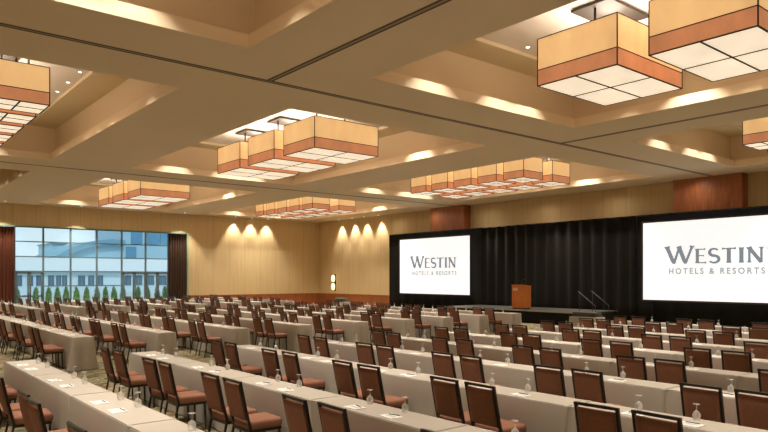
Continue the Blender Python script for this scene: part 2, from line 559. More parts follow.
def poly(b, pts, ws):
    base = len(b.v); n = len(pts)
    for i in range(n):
        d = Vector((pts[min(i+1, n-1)][0] - pts[max(i-1, 0)][0], pts[min(i+1, n-1)][1] - pts[max(i-1, 0)][1]))
        nn = Vector((-d.y, d.x)).normalized()
        b.v.append((pts[i][0] + nn.x * ws[i] / 2, pts[i][1] + nn.y * ws[i] / 2, 0)); b.v.append((pts[i][0] - nn.x * ws[i] / 2, pts[i][1] - nn.y * ws[i] / 2, 0))
    for i in range(n - 1):
        b.face((base + 2*i, base + 2*i + 1, base + 2*i + 3, base + 2*i + 2))

def letter(b, ch, x, h):
    """capital of height h with its left edge at x; returns the advance"""
    T, t = .235 * h, .12 * h
    if ch == 'W':
        wd = 1.30 * h
        stroke(b, (x + .05*h, h), (x + .40*h, 0), T*1.1, T*.55, T*.8); stroke(b, (x + .40*h, 0), (x + .66*h, h), t, t, t)
        stroke(b, (x + .62*h, h), (x + .93*h, 0), T*1.1, T*.55, T*.8); stroke(b, (x + .93*h, 0), (x + 1.25*h, h), t, t*1.7, t)
        stroke(b, (x - .06*h, h - .03*h), (x + .22*h, h - .03*h), .06*h); stroke(b, (x + 1.12*h, h - .03*h), (x + 1.36*h, h - .03*h), .06*h)
    elif ch == 'E':
        wd = .62 * h
        stroke(b, (x + .12*h, 0), (x + .12*h, h), T)
        stroke(b, (x, h - .045*h), (x + .56*h, h - .045*h), .08*h, .16*h, .08*h); stroke(b, (x + .1*h, .52*h), (x + .48*h, .52*h), .08*h, .13*h, .08*h)
        stroke(b, (x, .045*h), (x + .60*h, .045*h), .08*h, .17*h, .08*h)
    elif ch == 'S':
        wd = .62 * h
        pts = []; ws = []
        for k in range(21):
            u = k / 20
            a = R(25 + 225 * u / .5) if u <= .5 else 0
            if u <= .5:
                a = R(30 + 240 * u / .5); c = (x + .30*h, .735*h); pts.append((c[0] + .235*h*math.cos(a), c[1] + .235*h*math.sin(a)))
            else:
                a = R(90 - 240 * (u - .5) / .5); c = (x + .30*h, .265*h); pts.append((c[0] + .265*h*math.cos(a), c[1] + .235*h*math.sin(a)))
            ws.append((.10 + .09 * math.sin(math.pi * u)) * h)
        poly(b, pts, ws)
    elif ch == 'T':
        wd = .76 * h
        stroke(b, (x + .36*h, 0), (x + .36*h, h), T*1.15, T, T*.9); stroke(b, (x, h - .05*h), (x + .72*h, h - .05*h), .17*h, .17*h, .085*h)
        stroke(b, (x + .22*h, .03*h), (x + .50*h, .03*h), .06*h)
    elif ch == 'I':
        wd = .32 * h
        stroke(b, (x + .14*h, 0), (x + .14*h, h), T*1.1, T*1.1, T*.9)
        stroke(b, (x, .03*h), (x + .28*h, .03*h), .06*h); stroke(b, (x, .97*h), (x + .28*h, .97*h), .06*h)
    elif ch == 'N':
        wd = .86 * h
        stroke(b, (x + .12*h, 0), (x + .12*h, h), t*1.6, t, t); stroke(b, (x + .09*h, h), (x + .70*h, 0), T*1.2, T*.8, T*.85)
        stroke(b, (x + .70*h, 0), (x + .70*h, h), t, t*1.6, t)
        stroke(b, (x, .03*h), (x + .26*h, .03*h), .06*h); stroke(b, (x + .56*h, .97*h), (x + .84*h, .97*h), .06*h); stroke(b, (x - .04*h, .97*h), (x + .16*h, .97*h), .06*h)
    return wd

def wordmark(total):
    b = MB(); x = 0.0
    for ch, h in zip('WESTIN', (1.22, 1, 1, 1, 1, 1)):
        x += letter(b, ch, x, h) + .09
    xe = x - .12
    # little registered ring at the end
    pts = [(x + .02 + .06*math.cos(R(30*k)), .93 + .06*math.sin(R(30*k))) for k in range(13)]
    poly(b, pts, [.02] * 13)
    kx = total / xe
    b.v = [(p[0]*kx, p[1]*.605, p[2]) for p in b.v]
    return b

SU = 27.3
def text_mesh(body, size, spacing):
    cu = bpy.data.curves.new('lettering', 'FONT'); cu.body = body; cu.size = size; cu.space_character = spacing
    cu.offset = 0.009
    o = bpy.data.objects.new('tmp', cu); C.objects.link(o)
    bpy.context.view_layer.update()
    me = bpy.data.meshes.new_from_object(o)
    C.objects.unlink(o); bpy.data.objects.remove(o)
    return me

def screen(v_left, width, z0, z1, label):
    cx = v_left - width / 2
    t = thing('projection_screen', label, 'screen', (SU, cx, 0), 0, 'projection screens')
    w2 = width / 2
    b = MB(); b.box(0, .02, -w2, w2, z0, z1); b.build('screen_surface', M['screen'], t)
    b = MB(); f = .07
    b.box(-.02, .05, -w2 - f, -w2, z0 - f, z1 + f); b.box(-.02, .05, w2, w2 + f, z0 - f, z1 + f)
    b.box(-.02, .05, -w2, w2, z1, z1 + f); b.box(-.02, .05, -w2, w2, z0 - f, z0)
    b.build('screen_frame', M['bronze'], t)
    lg = MB()
    for s in (-1, 1):
        lg = MB(); lg.tube([(.06, s * (w2 - .4), z0 - .02), (.06, s * (w2 - .4), .02)], .03, 6); lg.box(-.25, .1, s*(w2-.4)-.04, s*(w2-.4)+.04, 0, .03)
        lg.build('leg', M['drape_black'], t)
    # wordmark: letter plane (s, z) -> s runs towards -Y as seen by the audience
    lm = wordmark(3.91)
    zc = z0 + 1.555
    x0 = 3.95 / 2
    lm.v = [(-.006, x0 - p[0], zc + p[1]) for p in lm.v]
    lo = lm.build('logo_lettering', M['logo'], t)
    me = text_mesh('HOTELS & RESORTS', .34, 1.42)
    xs = [v.co.x for v in me.vertices]; wtx = max(xs) - min(xs); mn = min(xs)
    k = 3.80 / wtx
    for v in me.vertices:
        px, pz = (v.co.x - mn) * k, v.co.y
        v.co = (-.006, 1.83 - px, zc - .43 + pz)
    # one part per word
    ys = sorted([(min(-me.vertices[i].co.y for i in p.vertices), max(-me.vertices[i].co.y for i in p.vertices)) for p in me.polygons])
    gaps = []; hi = ys[0][1]
    for lo_, h_ in ys[1:]:
        if lo_ > hi: gaps.append((lo_ - hi, (lo_ + hi) / 2))
        hi = max(hi, h_)
    cuts = sorted(g[1] for g in sorted(gaps)[-2:])
    for wi in range(3):
        b = MB(); idx = {}
        for p in me.polygons:
            c = -sum(me.vertices[i].co.y for i in p.vertices) / len(p.vertices)
            if sum(c > q for q in cuts) != wi: continue
            for i in p.vertices:
                if i not in idx: idx[i] = len(b.v); b.v.append(tuple(me.vertices[i].co))
            b.face(tuple(idx[i] for i in p.vertices))
        b.build('caption_word', M['logo2'], t)
    return t
screen(31.6, 6.02, EYE - 1.01, EYE + 2.34, 'left projection screen, lit white, in front of black drape')
screen(15.2, 6.02, EYE - .99, EYE + 2.37, 'right projection screen, lit white, larger of the two in view')

# ------------------------------------------------------------------ stage, steps, podium
ZS = .60
t = thing('stage_platform', 'low black-skirted stage platform below the black drape', 'stage', (0, 0, 0))
b = MB(); b.box(24.2, 27.3 - .35, 16.2, 24.5, ZS - .05, ZS); b.build('deck', M['stage'], t)
b = MB(); b.box(24.195, 24.22, 16.2, 24.5, ZS - .055, ZS + .004); b.build('edge_trim', mat('stage edge aluminium', (0.30, 0.28, 0.24), .5), t)
drape_mesh(24.28, 24.45, 24.28, 16.25, 0.01, ZS - .06, .012, 40, 9, .01).build('skirt', M['drape_black'], t)
b = MB(); b.box(24.3, 26.9, 16.25, 16.28, .01, ZS - .05); b.build('end_panel', M['black'], t)

t = thing('stage_steps', 'black stage steps with two sloping handrails right of podium', 'stairs', (0, 0, 0))
for k in range(3):
    one(24.42, 25.38, 16.19 - .30 * (k + 1), 16.19 - .30 * k, ZS - .17 * k - .20, ZS - .17 * k - .16, mats=M['stage'], name='tread', parent=t)
b = MB()
for u in (24.43, 25.35):
    b.box(u, u + .02, 15.25, 16.18, .01, .12); b.box(u, u + .02, 15.58, 16.18, .1, .3); b.box(u, u + .02, 15.88, 16.18, .3, ZS - .2)
b.build('stringer', M['black'], t)
for u in (24.40, 25.40):
    b = MB(); b.tube([(u, 16.55, 1.50), (u, 15.70, .88)], .022, 8)
    rl = b.build('handrail', M['steel'], t)
    b = MB(); b.tube([(u, 16.5, 1.46), (u, 16.5, .60)], .012, 6); b.tube([(u, 15.72, .9), (u, 15.72, .12)], .012, 6)
    b.build('rail_post', M['black'], rl)

t = thing('podium', 'orange brown wooden podium standing at front of stage', 'lectern', (24.95, 20.05, ZS), 0)
b = MB(); b.box(-.29, .29, -.34, .34, .05, 1.07); b.build('body', M['podium'], t)
b = MB(); b.box(-.26, .26, -.31, .31, 0, .05); b.build('plinth', M['black'], t)
b = MB(); n = len(b.v)
b.v += [(-.295, -.345, 1.07), (.295, -.345, 1.07), (.295, .345, 1.07), (-.295, .345, 1.07), (-.295, -.345, 1.15), (.295, -.345, 1.10), (.295, .345, 1.10), (-.295, .345, 1.15)]
for q in ((0,3,2,1),(4,5,6,7),(0,1,5,4),(1,2,6,5),(2,3,7,6),(3,0,4,7)): b.face(tuple(n+i for i in q))
b.build('reading_top', M['podium'], t)
b = MB(); b.box(-.30, -.288, -.02, .28, .86, 1.0); b.build('name_plate', M['plaque'], t)
b = MB(); b.tube([(-.1, -.1, 1.12), (-.1, -.1, 1.28), (-.02, -.1, 1.38), (.06, -.1, 1.40)], .012, 6); b.tube([(.04, -.1, 1.40), (.12, -.1, 1.41)], .02, 6)
b.build('microphone', M['black'], t)

# ------------------------------------------------------------------ lamps
def spot(name, loc, tgt, watts, size, blend, radius=.06):
    ld = bpy.data.lights.new(name, 'SPOT'); ld.energy = watts; ld.spot_size = R(size); ld.spot_blend = blend
    ld.color = LAMP_COL; ld.shadow_soft_size = radius
    o = bpy.data.objects.new(name, ld); C.objects.link(o); o.location = loc
    d = Vector(tgt) - Vector(loc); o.rotation_euler = d.to_track_quat('-Z', 'Y').to_euler()
    return o

# box lanterns: bronze ceiling plate and stems, amber shade over a copper band, four cream panes below
def lantern(cx, cy, sx, sy, h, label, group):
    t = thing('box_lantern', label, 'ceiling lamp', (cx, cy, 0), 0, group)
    zb = EYE + 3.92; zt = zb + h; zm = zb + h * .34
    hx, hy = sx / 2, sy / 2
    b = MB(); b.box(-hx * .6, hx * .6, -hy * .5, hy * .5, ZP - .08, ZP - .03); b.box(-hx*.4, hx*.4, -hy*.3, hy*.3, ZP - .03, ZP + .005)
    b.build('ceiling_plate', M['bronze'], t)
    for s in (-1, 1):
        b = MB(); b.tube([(s * hx * .45, 0, ZP - .08), (s * hx * .45, 0, zt - .05)], .025, 8); b.build('stem', M['bronze'], t)
    th = .02
    def ring(z0, z1, e=0):
        b = MB()
        for q in ((-hx-e, -hx+th, -hy-e, hy+e), (hx-th, hx+e, -hy-e, hy+e), (-hx+th, hx-th, -hy-e, -hy+th), (-hx+th, hx-th, hy-th, hy+e)): b.box(*q, z0, z1)
        return b
    ring(zm, zt).build('amber_shade', M['amber'], t)
    ring(zb + .01, zm).build('copper_band', M['copper'], t)
    b = MB(); b.box(-hx + th, hx - th, -hy + th, hy - th, zb + .005, zb + .02); b.build('diffuser', M['diffuser'], t)
    b = MB(); b.box(-hx + th, hx - th, -hy + th, hy - th, zt - .06, zt - .045); b.build('top_glow', M['uplight'], t)
    # the lantern's own lamp glows out of its open top
    ld = bpy.data.lights.new('lantern_lamp', 'POINT'); ld.energy = LANTERN_W * sx * sy / 4.43; ld.color = LAMP_COL; ld.shadow_soft_size = min(sx, sy) * .2
    lo = bpy.data.objects.new('lantern_lamp', ld); C.objects.link(lo); lo.parent = t; lo.location = (0, 0, zt + .22)
    # dark trim: rims, seam, uprights and the cross between the panes
    r = ring(zt, zt + .015, .008); f = MB()
    for (z0, z1) in ((zt - .004, zt + .014), (zm - .009, zm + .009), (zb - .004, zb + .016)):
        q = ring(z0, z1, .006); o0 = len(f.v); f.v += q.v
        for fc in q.f: f.face(tuple(i + o0 for i in fc))
    for ax_ in (-1, 1):
        for ay_ in (-1, 1):
            f.box(ax_*hx - .010, ax_*hx + .010, ay_*hy - .010, ay_*hy + .010, zb, zt)
    f.box(-.02, .02, -hy, hy, zb - .003, zb + .012); f.box(-hx, hx, -.02, .02, zb - .003, zb + .012)
    f.build('trim_frame', M['bronze'], t)
    return t

ORD = ['first', 'second', 'third', 'fourth', 'fifth', 'sixth', 'seventh', 'eighth', 'ninth', 'tenth', 'eleventh', 'twelfth']
BIG = {(1, 0): 'right foreground coffer', (1, 1): 'central coffer', (1, 2): 'far coffer beyond the central one'}
for (i, j), nm in BIG.items():
    cu, cv = sum(CU[i]) / 2, sum(CV[j]) / 2
    for k in (-1, 0, 1):
        y = cv + k * 2.42 + (.09 if j == 0 else 0)
        if not any(in_view(cu + a, y + c, EYE + z) for a in (-1.2, 1.2) for c in (-.9, .9) for z in (3.93, 4.85)): continue
        w_ = {-1: 'nearest', 0: 'middle', 1: 'farthest'}[k]
        lantern(cu, y, 2.46, 1.80, .96, 'large amber box lantern, %s of three in %s' % (w_, nm), 'large box lanterns')
SMALL = {(0, 0): 'coffer overhead at left', (0, 1): 'left edge coffer', (2, 0): 'far right coffer', (2, 1): 'coffer before the stage', (2, 2): 'far corner coffer'}
for (i, j), nm in SMALL.items():
    cu, cv = sum(CU[i]) / 2, sum(CV[j]) / 2
    if i == 2: cu = 22.2
    for a in (-1, 1):
        for k in range(5):
            x, y = cu + a * .925, cv + (k - 2) * 1.4 - (0 if (i, j) == (2, 0) else .24)
            if (i, j) == (0, 0):
                if k < 2: continue      # these light the coffer at the top edge of the photo
            elif not any(in_view(x + p, y + q, EYE + z) for p in (-.6, .6) for q in (-.5, .5) for z in (3.93, 4.8)): continue
            lantern(x, y, 1.2, 1.02, .86, 'small amber box lantern, %s from camera in %s file, %s' % (ORD[k], 'left' if a < 0 else 'right', nm), 'small box lanterns')

# recessed downlights in the coffer panels
fix = None
nd = 0
for i, (u0, u1) in enumerate(CU):
    for j, (v0, v1) in enumerate(CV):
        cu, cv = (u0 + u1) / 2, (v0 + v1) / 2
        pos = [(u0 + .86, cv + k) for k in (-4.2, -1.2, 0, 1.2, 4.2)] + [(u1 - .86, cv + k) for k in (-4.2, -1.2, 0, 1.2, 4.2)]
        pos += [(cu + k, v0 + .95) for k in (-1.9, .4, 1.5)] + [(cu + k, v1 - .95) for k in (-1.9, .4, 1.5)]
        seen = 0
        for (x, y) in pos:
            spot('downlight_lamp', (x, y, ZP - .03), (x, y, 0), SPOT_W, 75, .55)
            # build the fitting where the coffer opening lets the camera see it
            f = (H - EYE) / (ZP - EYE)
            if in_view(x, y, ZP) and u0 < x * f < u1 and v0 < y * f < v1:
                seen += 1; nd += 1
                side = 'left' if x < cu - 2 else 'right' if x > cu + 2 else 'near' if y < cv else 'far'
                lab = 'round recessed downlight, %s seen on %s side of coffer %s' % (ORD[seen - 1], side, ('left', 'middle', 'right')[i] + ' column ' + ('front', 'middle', 'back')[j] + ' row')
                t = thing('recessed_downlight', lab, 'downlight', (x, y, ZP), 0, 'recessed downlights')
                b = MB(); b.lathe([(.042, -.004), (.066, -.012), (.066, .0)], 16); b.build('trim_ring', M['white_trim'], t)
                b = MB(); b.lathe([(.0, -.006), (.043, -.006), (.043, 0)], 16); b.build('lens', M['bulb'], t)
        # adjustable accents at the far ends graze the lip
        for k in (-1.9, .4, 1.5):
            spot('accent_lamp', (cu + k, v1 - .78, ZW - .03), (cu + k, v1 - .78, 0), ACCENT_W, 95, .45, .03).data.color = (1, .94, .84)
        if i:
            k = 2.5 if j == 0 else -2.7
            spot('accent_lamp', (u1 - .74, cv + k, ZW - .03), (u1 - .74, cv + k, 0), ACCENT_W * 1.5, 95, .45, .03).data.color = (1, .94, .84)

# wall washers in the lower ceiling close to the tan walls
wash = [('window wall', (u, Y1 - .32, H), (u, Y1 - .27, H - 1.6)) for u in (21.25, 22.56, 23.85)]
wash += [('stage wall', (X1 - .32, v, H), (X1 - .27, v, H - 1.6)) for v in (39.4, 37.8, 36.4, 34.8)]
wash += [('window opening', (u, Y1 - 1.05, H), (u, Y1 - 1.0, H - 2.6)) for u in (7.0, 10.95, 17.3)]
cnt = {}
for wl, p, q in wash:
    spot('wall_washer_lamp', (p[0], p[1], H - .05), q, WASH_W * (1.5 if wl == 'window opening' else 1), 92 if wl == 'window opening' else 72, .6, .05)
    cnt[wl] = cnt.get(wl, 0) + 1
    t = thing('wall_washer', 'round recessed lamp, %s from left, washing the %s' % (ORD[cnt[wl] - 1], wl), 'downlight', (p[0], p[1], H), 0, 'wall washers')
    b = MB(); b.lathe([(.06, -.006), (.10, -.014), (.10, .0)], 16); b.build('trim_ring', M['white_trim'], t)
    b = MB(); b.lathe([(.0, -.008), (.06, -.008), (.06, 0)], 16); b.build('lens', M['bulb'], t)
# soft wash over the drape behind the podium
for v in (25.2, 21.0):
    spot('stage_lamp', (26.9, v, H - .1), (27.6, v - 2.4, 3.0), 650, 60, .8, .05)

# unseen soft fill lights, added to brighten the stage wall above the drape
for v in (9, 13, 17, 21, 25, 29, 33):
    spot('stage_wall_fill', (X1 - 1.1, v, H - .03), (X1 - 1.0, v, 2), 60, 165, 1, .15)
# wall sconce near the corner
t = thing('wall_sconce', 'tall glowing wall sconce on stage wall near the corner', 'wall lamp', (X1, 40.3, 1.70), 0)
b = MB(); b.box(-.05, 0, -.09, .09, -.62, .62); b.box(-.13, -.05, -.02, .02, -.03, .03); b.build('back_plate', M['bronze'], t)
for zc in (.30, -.30):
    b = MB(); b.lathe([(.04, -.26), (.12, -.20), (.14, 0), (.12, .20), (.04, .26)], 14, (-.20, 0, zc)); b.build('shade', M['sconce'], t)
b = MB(); b.box(-.28, -.05, -.12, .12, -.02, .02); b.build('collar', M['bronze'], t)

# ------------------------------------------------------------------ seating
# chair: faces +X, origin on the floor under the seat
def chair_parts():
    P = {}
    b = MB(); b.rbox(-.20, .235, -.215, .215, .385, .495, .035, 3, 3); P['seat'] = (b.mesh('seat', M['fabric']),)
    b = MB()
    # padded back, slightly dished, leaning away from the table
    rows, cols = 6, 6
    grid = []
    for side in (0, 1):
        for i in range(rows + 1):
            z = .52 + (.912 - .52) * i / rows
            for j in range(cols + 1):
                y = -.188 + .376 * j / cols
                edge = min(1, min(i, rows - i) / 1.0) * min(1, min(j, cols - j) / 1.0)
                xc = -.205 - .105 * (z - .45) / .5
                tk = .034 if edge else .022
                dish = -.012 * math.cos(math.pi * y / .42)
                b.v.append((xc + dish + (tk if side else -tk), y, z))
    W = cols + 1; off = (rows + 1) * W
    for side in (0, 1):
        for i in range(rows):
            for j in range(cols):
                a = side * off + i * W + j; q = (a, a+1, a+1+W, a+W); b.face(q if side else q[::-1], True)
    for i in range(rows):
        for j in (0, cols):
            a = i * W + j; q = (a, a+W, a+W+off, a+off); b.face(q)
    for i in (0, rows):
        for j in range(cols):
            a = i * W + j; b.face((a, a+1, a+1+off, a+off))
    P['backrest'] = (b.mesh('backrest', M['fabric']),)
    b = MB()
    x_at = lambda z: -.205 - .105 * (z - .45) / .5
    for s in (-1, 1):
        b.tube([(x_at(.38) + .01, s * .205, .38), (x_at(.66), s * .205, .66), (x_at(.945), s * .205, .945)], .020, 4)
    b.tube([(x_at(.945), -.222, .945), (x_at(.945) - .012, 0, .948), (x_at(.945), .222, .945)], .019, 4)
    b.tube([(x_at(.515), -.205, .515), (x_at(.515), .205, .515)], .012, 4)
    P['back_frame'] = (b.mesh('back_frame', M['chair_frame']),)
    b = MB(); b.box(-.20, .21, -.205, .205, .365, .398); P['seat_frame'] = (b.mesh('seat_frame', M['chair_frame']),)
    L = []
    for (p, q) in (((.19, -.185, .37), (.205, -.19, 0)), ((.19, .185, .37), (.205, .19, 0)), ((-.19, -.2, .38), (-.265, -.2, 0)), ((-.19, .2, .38), (-.265, .2, 0))):
        b = MB(); b.tube([p, q], [.017, .013], 4); L.append(b.mesh('leg', M['chair_frame']))
    P['leg'] = tuple(L)
    return P
CP = chair_parts()

def chair_full():
    t = bpy.data.objects.new('banquet_chair', None); t.empty_display_size = .1; C.objects.link(t)
    for nm, ms in CP.items():
        for me in ms:
            o = bpy.data.objects.new(nm, me); C.objects.link(o); o.parent = t
    return t

def merge(meshes, name):
    b = MB(); mats = []
    for me in meshes:
        m = me.materials[0]
        if m not in mats: mats.append(m)
        o0 = len(b.v); b.v += [tuple(v.co) for v in me.vertices]
        b.mat = mats.index(m)
        for p in me.polygons: b.face(tuple(i + o0 for i in p.vertices), p.use_smooth)
    return b.mesh(name, mats)

frame_me = merge(list(CP['back_frame']) + list(CP['seat_frame']) + list(CP['leg']), 'frame')
def chair_mid():
    t = bpy.data.objects.new('banquet_chair', None); t.empty_display_size = .1; C.objects.link(t)
    for nm, me in (('seat', CP['seat'][0]), ('backrest', CP['backrest'][0]), ('frame', frame_me)):
        o = bpy.data.objects.new(nm, me); C.objects.link(o); o.parent = t
    return t
far_me = merge([CP['seat'][0], CP['backrest'][0], frame_me], 'banquet_chair')
PROTO = {}
def place_chair(x, y, rz, d, label, group):
    kind = 'full' if d < 14 else 'mid' if d < 26 else 'far'
    if kind == 'far':
        o = bpy.data.objects.new('banquet_chair', far_me); C.objects.link(o); o.location = (x, y, 0); o.rotation_euler = (0, 0, rz)
        return tag(o, label, 'chair', group)
    if kind not in PROTO:
        PROTO[kind] = chair_full() if kind == 'full' else chair_mid()
        o = PROTO[kind]; o.location = (x, y, 0); o.rotation_euler = (0, 0, rz)
        return tag(o, label, 'chair', group)
    o = copy_tree(PROTO[kind], (x, y, 0), rz, label, group)
    return o

# linen-covered table: origin on the floor at the middle; length along Y, depth along X
TD, PITCH = .46, 1.965
def cloth_mesh(left_end, right_end, seed):
    rnd = random.Random(seed); b = MB()
    L = PITCH - .006; hx, hy = TD / 2, L / 2; r = .012
    path = []      # (x, y, nx, ny, weight of folds)
    NL, NS = 34, 9
    for i in range(NL): path.append((-hx, -hy + L * i / NL, -1, 0))
    for i in range(NS): path.append((-hx + TD * i / NS, hy, 0, 1))
    for i in range(NL): path.append((hx, hy - L * i / NL, 1, 0))
    for i in range(NS): path.append((hx - TD * i / NS, -hy, 0, -1))
    ph = [rnd.uniform(0, 6.28) for _ in range(4)]
    rows = [(.75, -r), (.745, -.003), (.735, 0), (.55, 0), (.35, 0), (.17, 0), (.015, 0)]
    for (z, ins) in rows:
        dn = max(0, (.735 - z) / .72)
        for (x, y, nx, ny) in path:
            e = hy - abs(y)                 # distance to the nearest end
            if ny == 0:
                end_here = left_end if y > 0 else right_end
                fold = math.exp(-(e / .16) ** 2)
                a = (.010 + .010 * math.sin(y * 5.1 + ph[0])) * dn + (.085 if end_here else .030) * fold * dn
                a += .007 * math.sin(y * 17 + ph[1]) * dn + (.030 if end_here else .018) * fold * dn * math.sin(y * 48 + ph[2])
                px, py = x + nx * (a + ins), y
                if e < .02:
                    sg = 1 if y > 0 else -1
                    py += sg * ((.095 * dn) if end_here else 0) + sg * ins
            else:
                end_here = left_end if ny > 0 else right_end
                a = ((.045 + .03 * math.cos(x * 26 + ph[3])) * dn if end_here else -.001 * dn)
                corner = abs(abs(x) - hx) < .01
                px = x + (math.copysign(.055 * dn + ins, x) if corner else 0)
                py = y + ny * (a + ins)
            b.v.append((px, py, z))
    n = len(path)
    for i in range(len(rows) - 1):
        for j in range(n):
            a = i * n + j; c = i * n + (j + 1) % n
            b.face((a, a + n, c + n, c), True)
    b.face(tuple(range(n))[::-1])
    return b.mesh('draped_table', M['cloth'])
CL = {}
for le in (0, 1):
    for re_ in (0, 1):
        for sd in range(3): CL[(le, re_, sd)] = cloth_mesh(le, re_, 31 * sd + 7 * le + 3 * re_)

# goblet standing on its rim
def goblet_meshes():
    b = MB(); b.lathe([(.034, 0), (.040, .03), (.042, .055), (.034, .08), (.016, .098), (.006, .106)], 12); b.v = [(p[0]*.92, p[1]*.92, p[2]*.9) for p in b.v]; bowl = b.mesh('bowl', M['goblet'])
    b = MB(); b.lathe([(.006, .106), (.0045, .13), (.006, .158), (.012, .164)], 8); b.v = [(p[0], p[1], p[2]*.9) for p in b.v]; stem = b.mesh('stem', M['goblet'])
    b = MB(); b.lathe([(.012, .164), (.037, .167), (.037, .171), (.0, .172)], 14); b.v = [(p[0]*.92, p[1]*.92, p[2]*.9) for p in b.v]; foot = b.mesh('foot', M['goblet'])
    return bowl, stem, foot
GB = goblet_meshes()
goblet_far = merge(list(GB), 'water_goblet')
gproto = None
def place_goblet(x, y, d, label, group):
    global gproto
    if d < 9.5:
        if gproto is None:
            gproto = bpy.data.objects.new('water_goblet', None); gproto.empty_display_size = .03; C.objects.link(gproto)
            for nm, me in zip(('bowl', 'stem', 'foot'), GB):
                o = bpy.data.objects.new(nm, me); C.objects.link(o); o.parent = gproto
            gproto.location = (x, y, .7505); return tag(gproto, label, 'glass', group)
        return copy_tree(gproto, (x, y, .7505), 0, label, group)
    o = bpy.data.objects.new('water_goblet', goblet_far); C.objects.link(o); o.location = (x, y, .7505)
    return tag(o, label, 'glass', group)

def notepad_mesh():
    b = MB(); b.box(-.075, .075, -.105, .105, 0, .006)
    b.mat = 1; b.box(-.022, .022, -.07, .07, .0058, .0066)
    return b.mesh('notepad', [M['paper'], M['ink']])
NP = notepad_mesh()
b = MB(); b.tube([(0, -.07, .005), (0, .06, .005), (0, .072, .005)], [.0045, .0045, .001], 6); PEN = b.mesh('pen', M['pen'])

ROWS_R = [2.02, 4.0, 5.9, 7.72, 9.52, 11.36, 13.2, 15.0, 16.8, 18.54]
ROWS_C = [4.0, 5.92, 7.93, 9.93, 11.95, 13.85, 15.62, 17.4, 19.25]
OFF_R = [0, 0, -.06, -.18, -.28, -.40, -.60, -.62, -.62, -.62]
ROWS_W = [6.3, 8.1, 10.0, 11.95, 13.85, 15.7, 17.5, 19.3]
def rows_of(block, rows, v_near, ntab, direction, off=None):
    """direction -1: tables run from v_near towards -Y, the aisle is at their +Y end"""
    total = len(rows)
    for ri, u in enumerate(rows):
        rfs = total - 1 - ri                      # rows counted from the stage
        rowname = 'front row' if rfs == 0 else '%s row from stage' % ORD[rfs]
        for k in range(ntab):
            yc = v_near + direction * (k + .5) * PITCH + (off[ri] if off else 0)
            xc = u + TD / 2
            vis = [in_view(u + a, yc + c, z) for a in (0, TD) for c in (-.97, -.5, 0, .5, .97) for z in (.75, .3)]
            if any(vis):
                le = (direction < 0 and k == 0) or (direction > 0 and k == ntab - 1)
                re_ = (direction > 0 and k == 0) or (direction < 0 and k == ntab - 1)
                o = bpy.data.objects.new('draped_table', CL[(int(le), int(re_), (ri + k) % 3)]); C.objects.link(o)
                o.location = (xc, yc, 0)
                tag(o, 'beige linen draped table, %s from aisle, %s, %s block' % (ORD[k], rowname, block), 'table', 'draped tables in the %s block' % block)
            for s in (1, -1):
                side = 'left' if s > 0 else 'right'
                y = yc - .02 + s * .287
                jx, jy, jr = random.uniform(-.03, .03), random.uniform(-.02, .02), random.uniform(-3, 3)
                x = u - .31 + jx
                if any(in_view(x + a, y + c, z) for a in (-.3, .2) for c in (-.2, .2) for z in (.93, .5)):
                    p = proj(x, y, .9)
                    place_chair(x, y + jy, R(jr), p[2], 'brown padded chair, %s of %s pair from aisle, %s, %s block' % (side, ORD[k], rowname, block), 'banquet chairs in the %s block' % block)
                gx, gy = u + .385 + random.uniform(-.015, .015), y + .13 + random.uniform(-.03, .03)
                if in_view(gx, gy, .84, -1):
                    place_goblet(gx, gy, proj(gx, gy, .8)[2], 'upturned goblet, %s seat of %s table from aisle, %s, %s block' % (side, ORD[k], rowname, block), 'goblets in the %s block' % block)
                nx_, ny_ = u + .14 + random.uniform(-.01, .01), y + .06
                pp = proj(nx_, ny_, .755)
                if in_view(nx_, ny_, .755, 3) and pp[2] < 21:
                    o = bpy.data.objects.new('notepad', NP); C.objects.link(o); o.location = (nx_, ny_, .7504); o.rotation_euler = (0, 0, R(random.uniform(-8, 8)))
                    tag(o, 'white notepad, %s seat of %s table from aisle, %s, %s block' % (side, ORD[k], rowname, block), 'notepad', 'notepads in the %s block' % block)
                    if pp[2] < 9.5:
                        q = bpy.data.objects.new('pen', PEN); C.objects.link(q); q.location = (nx_ + .045, ny_, .7569); q.rotation_euler = (0, 0, R(random.uniform(-15, 15)))
                        tag(q, 'dark pen on notepad, %s seat of %s table, %s, %s block' % (side, ORD[k], rowname, block), 'pen', 'pens in the %s block' % block)
rows_of('right', ROWS_R, 12.05, 6, -1, OFF_R)
rows_of('centre', ROWS_C, 15.85, 6, 1)
rows_of('window', ROWS_W, 31.4, 5, 1)

# small draped service tables: one by the stage carrying equipment, one by the far corner
def service_table(x, y, label):
    o = bpy.data.objects.new('service_table', svc_me); C.objects.link(o); o.location = (x, y, 0)
    return tag(o, label, 'table')
PITCH = 1.1
svc_me = cloth_mesh(1, 1, 99)
service_table(19.75, 13.05, 'short beige draped table beside stage carrying a dark case')
service_table(21.5, 29.9, 'short beige draped table near the far corner with tray')
t = thing('equipment_case', 'dark flat equipment case on short table near stage', 'case', (19.98 - .23, 13.05, .7505))
b = MB(); b.rbox(-.2, .2, -.45, .45, 0, .15, .02); b.build('body', M['gear'], t)
b = MB(); b.box(-.205, -.198, -.3, .3, .05, .11); b.build('front_panel', M['steel'], t)
t = thing('serving_tray', 'grey green tray on short table near the far corner', 'tray', (21.5, 29.9, .7505))
b = MB(); b.rbox(-.2, .2, -.45, .45, 0, .05, .02); b.build('base', M['gear'], t)
b = MB(); b.rbox(-.16, .16, -.40, .40, .05, .20, .04); b.build('cover', mat('grey green lid', (0.16, 0.18, 0.14), .4), t)

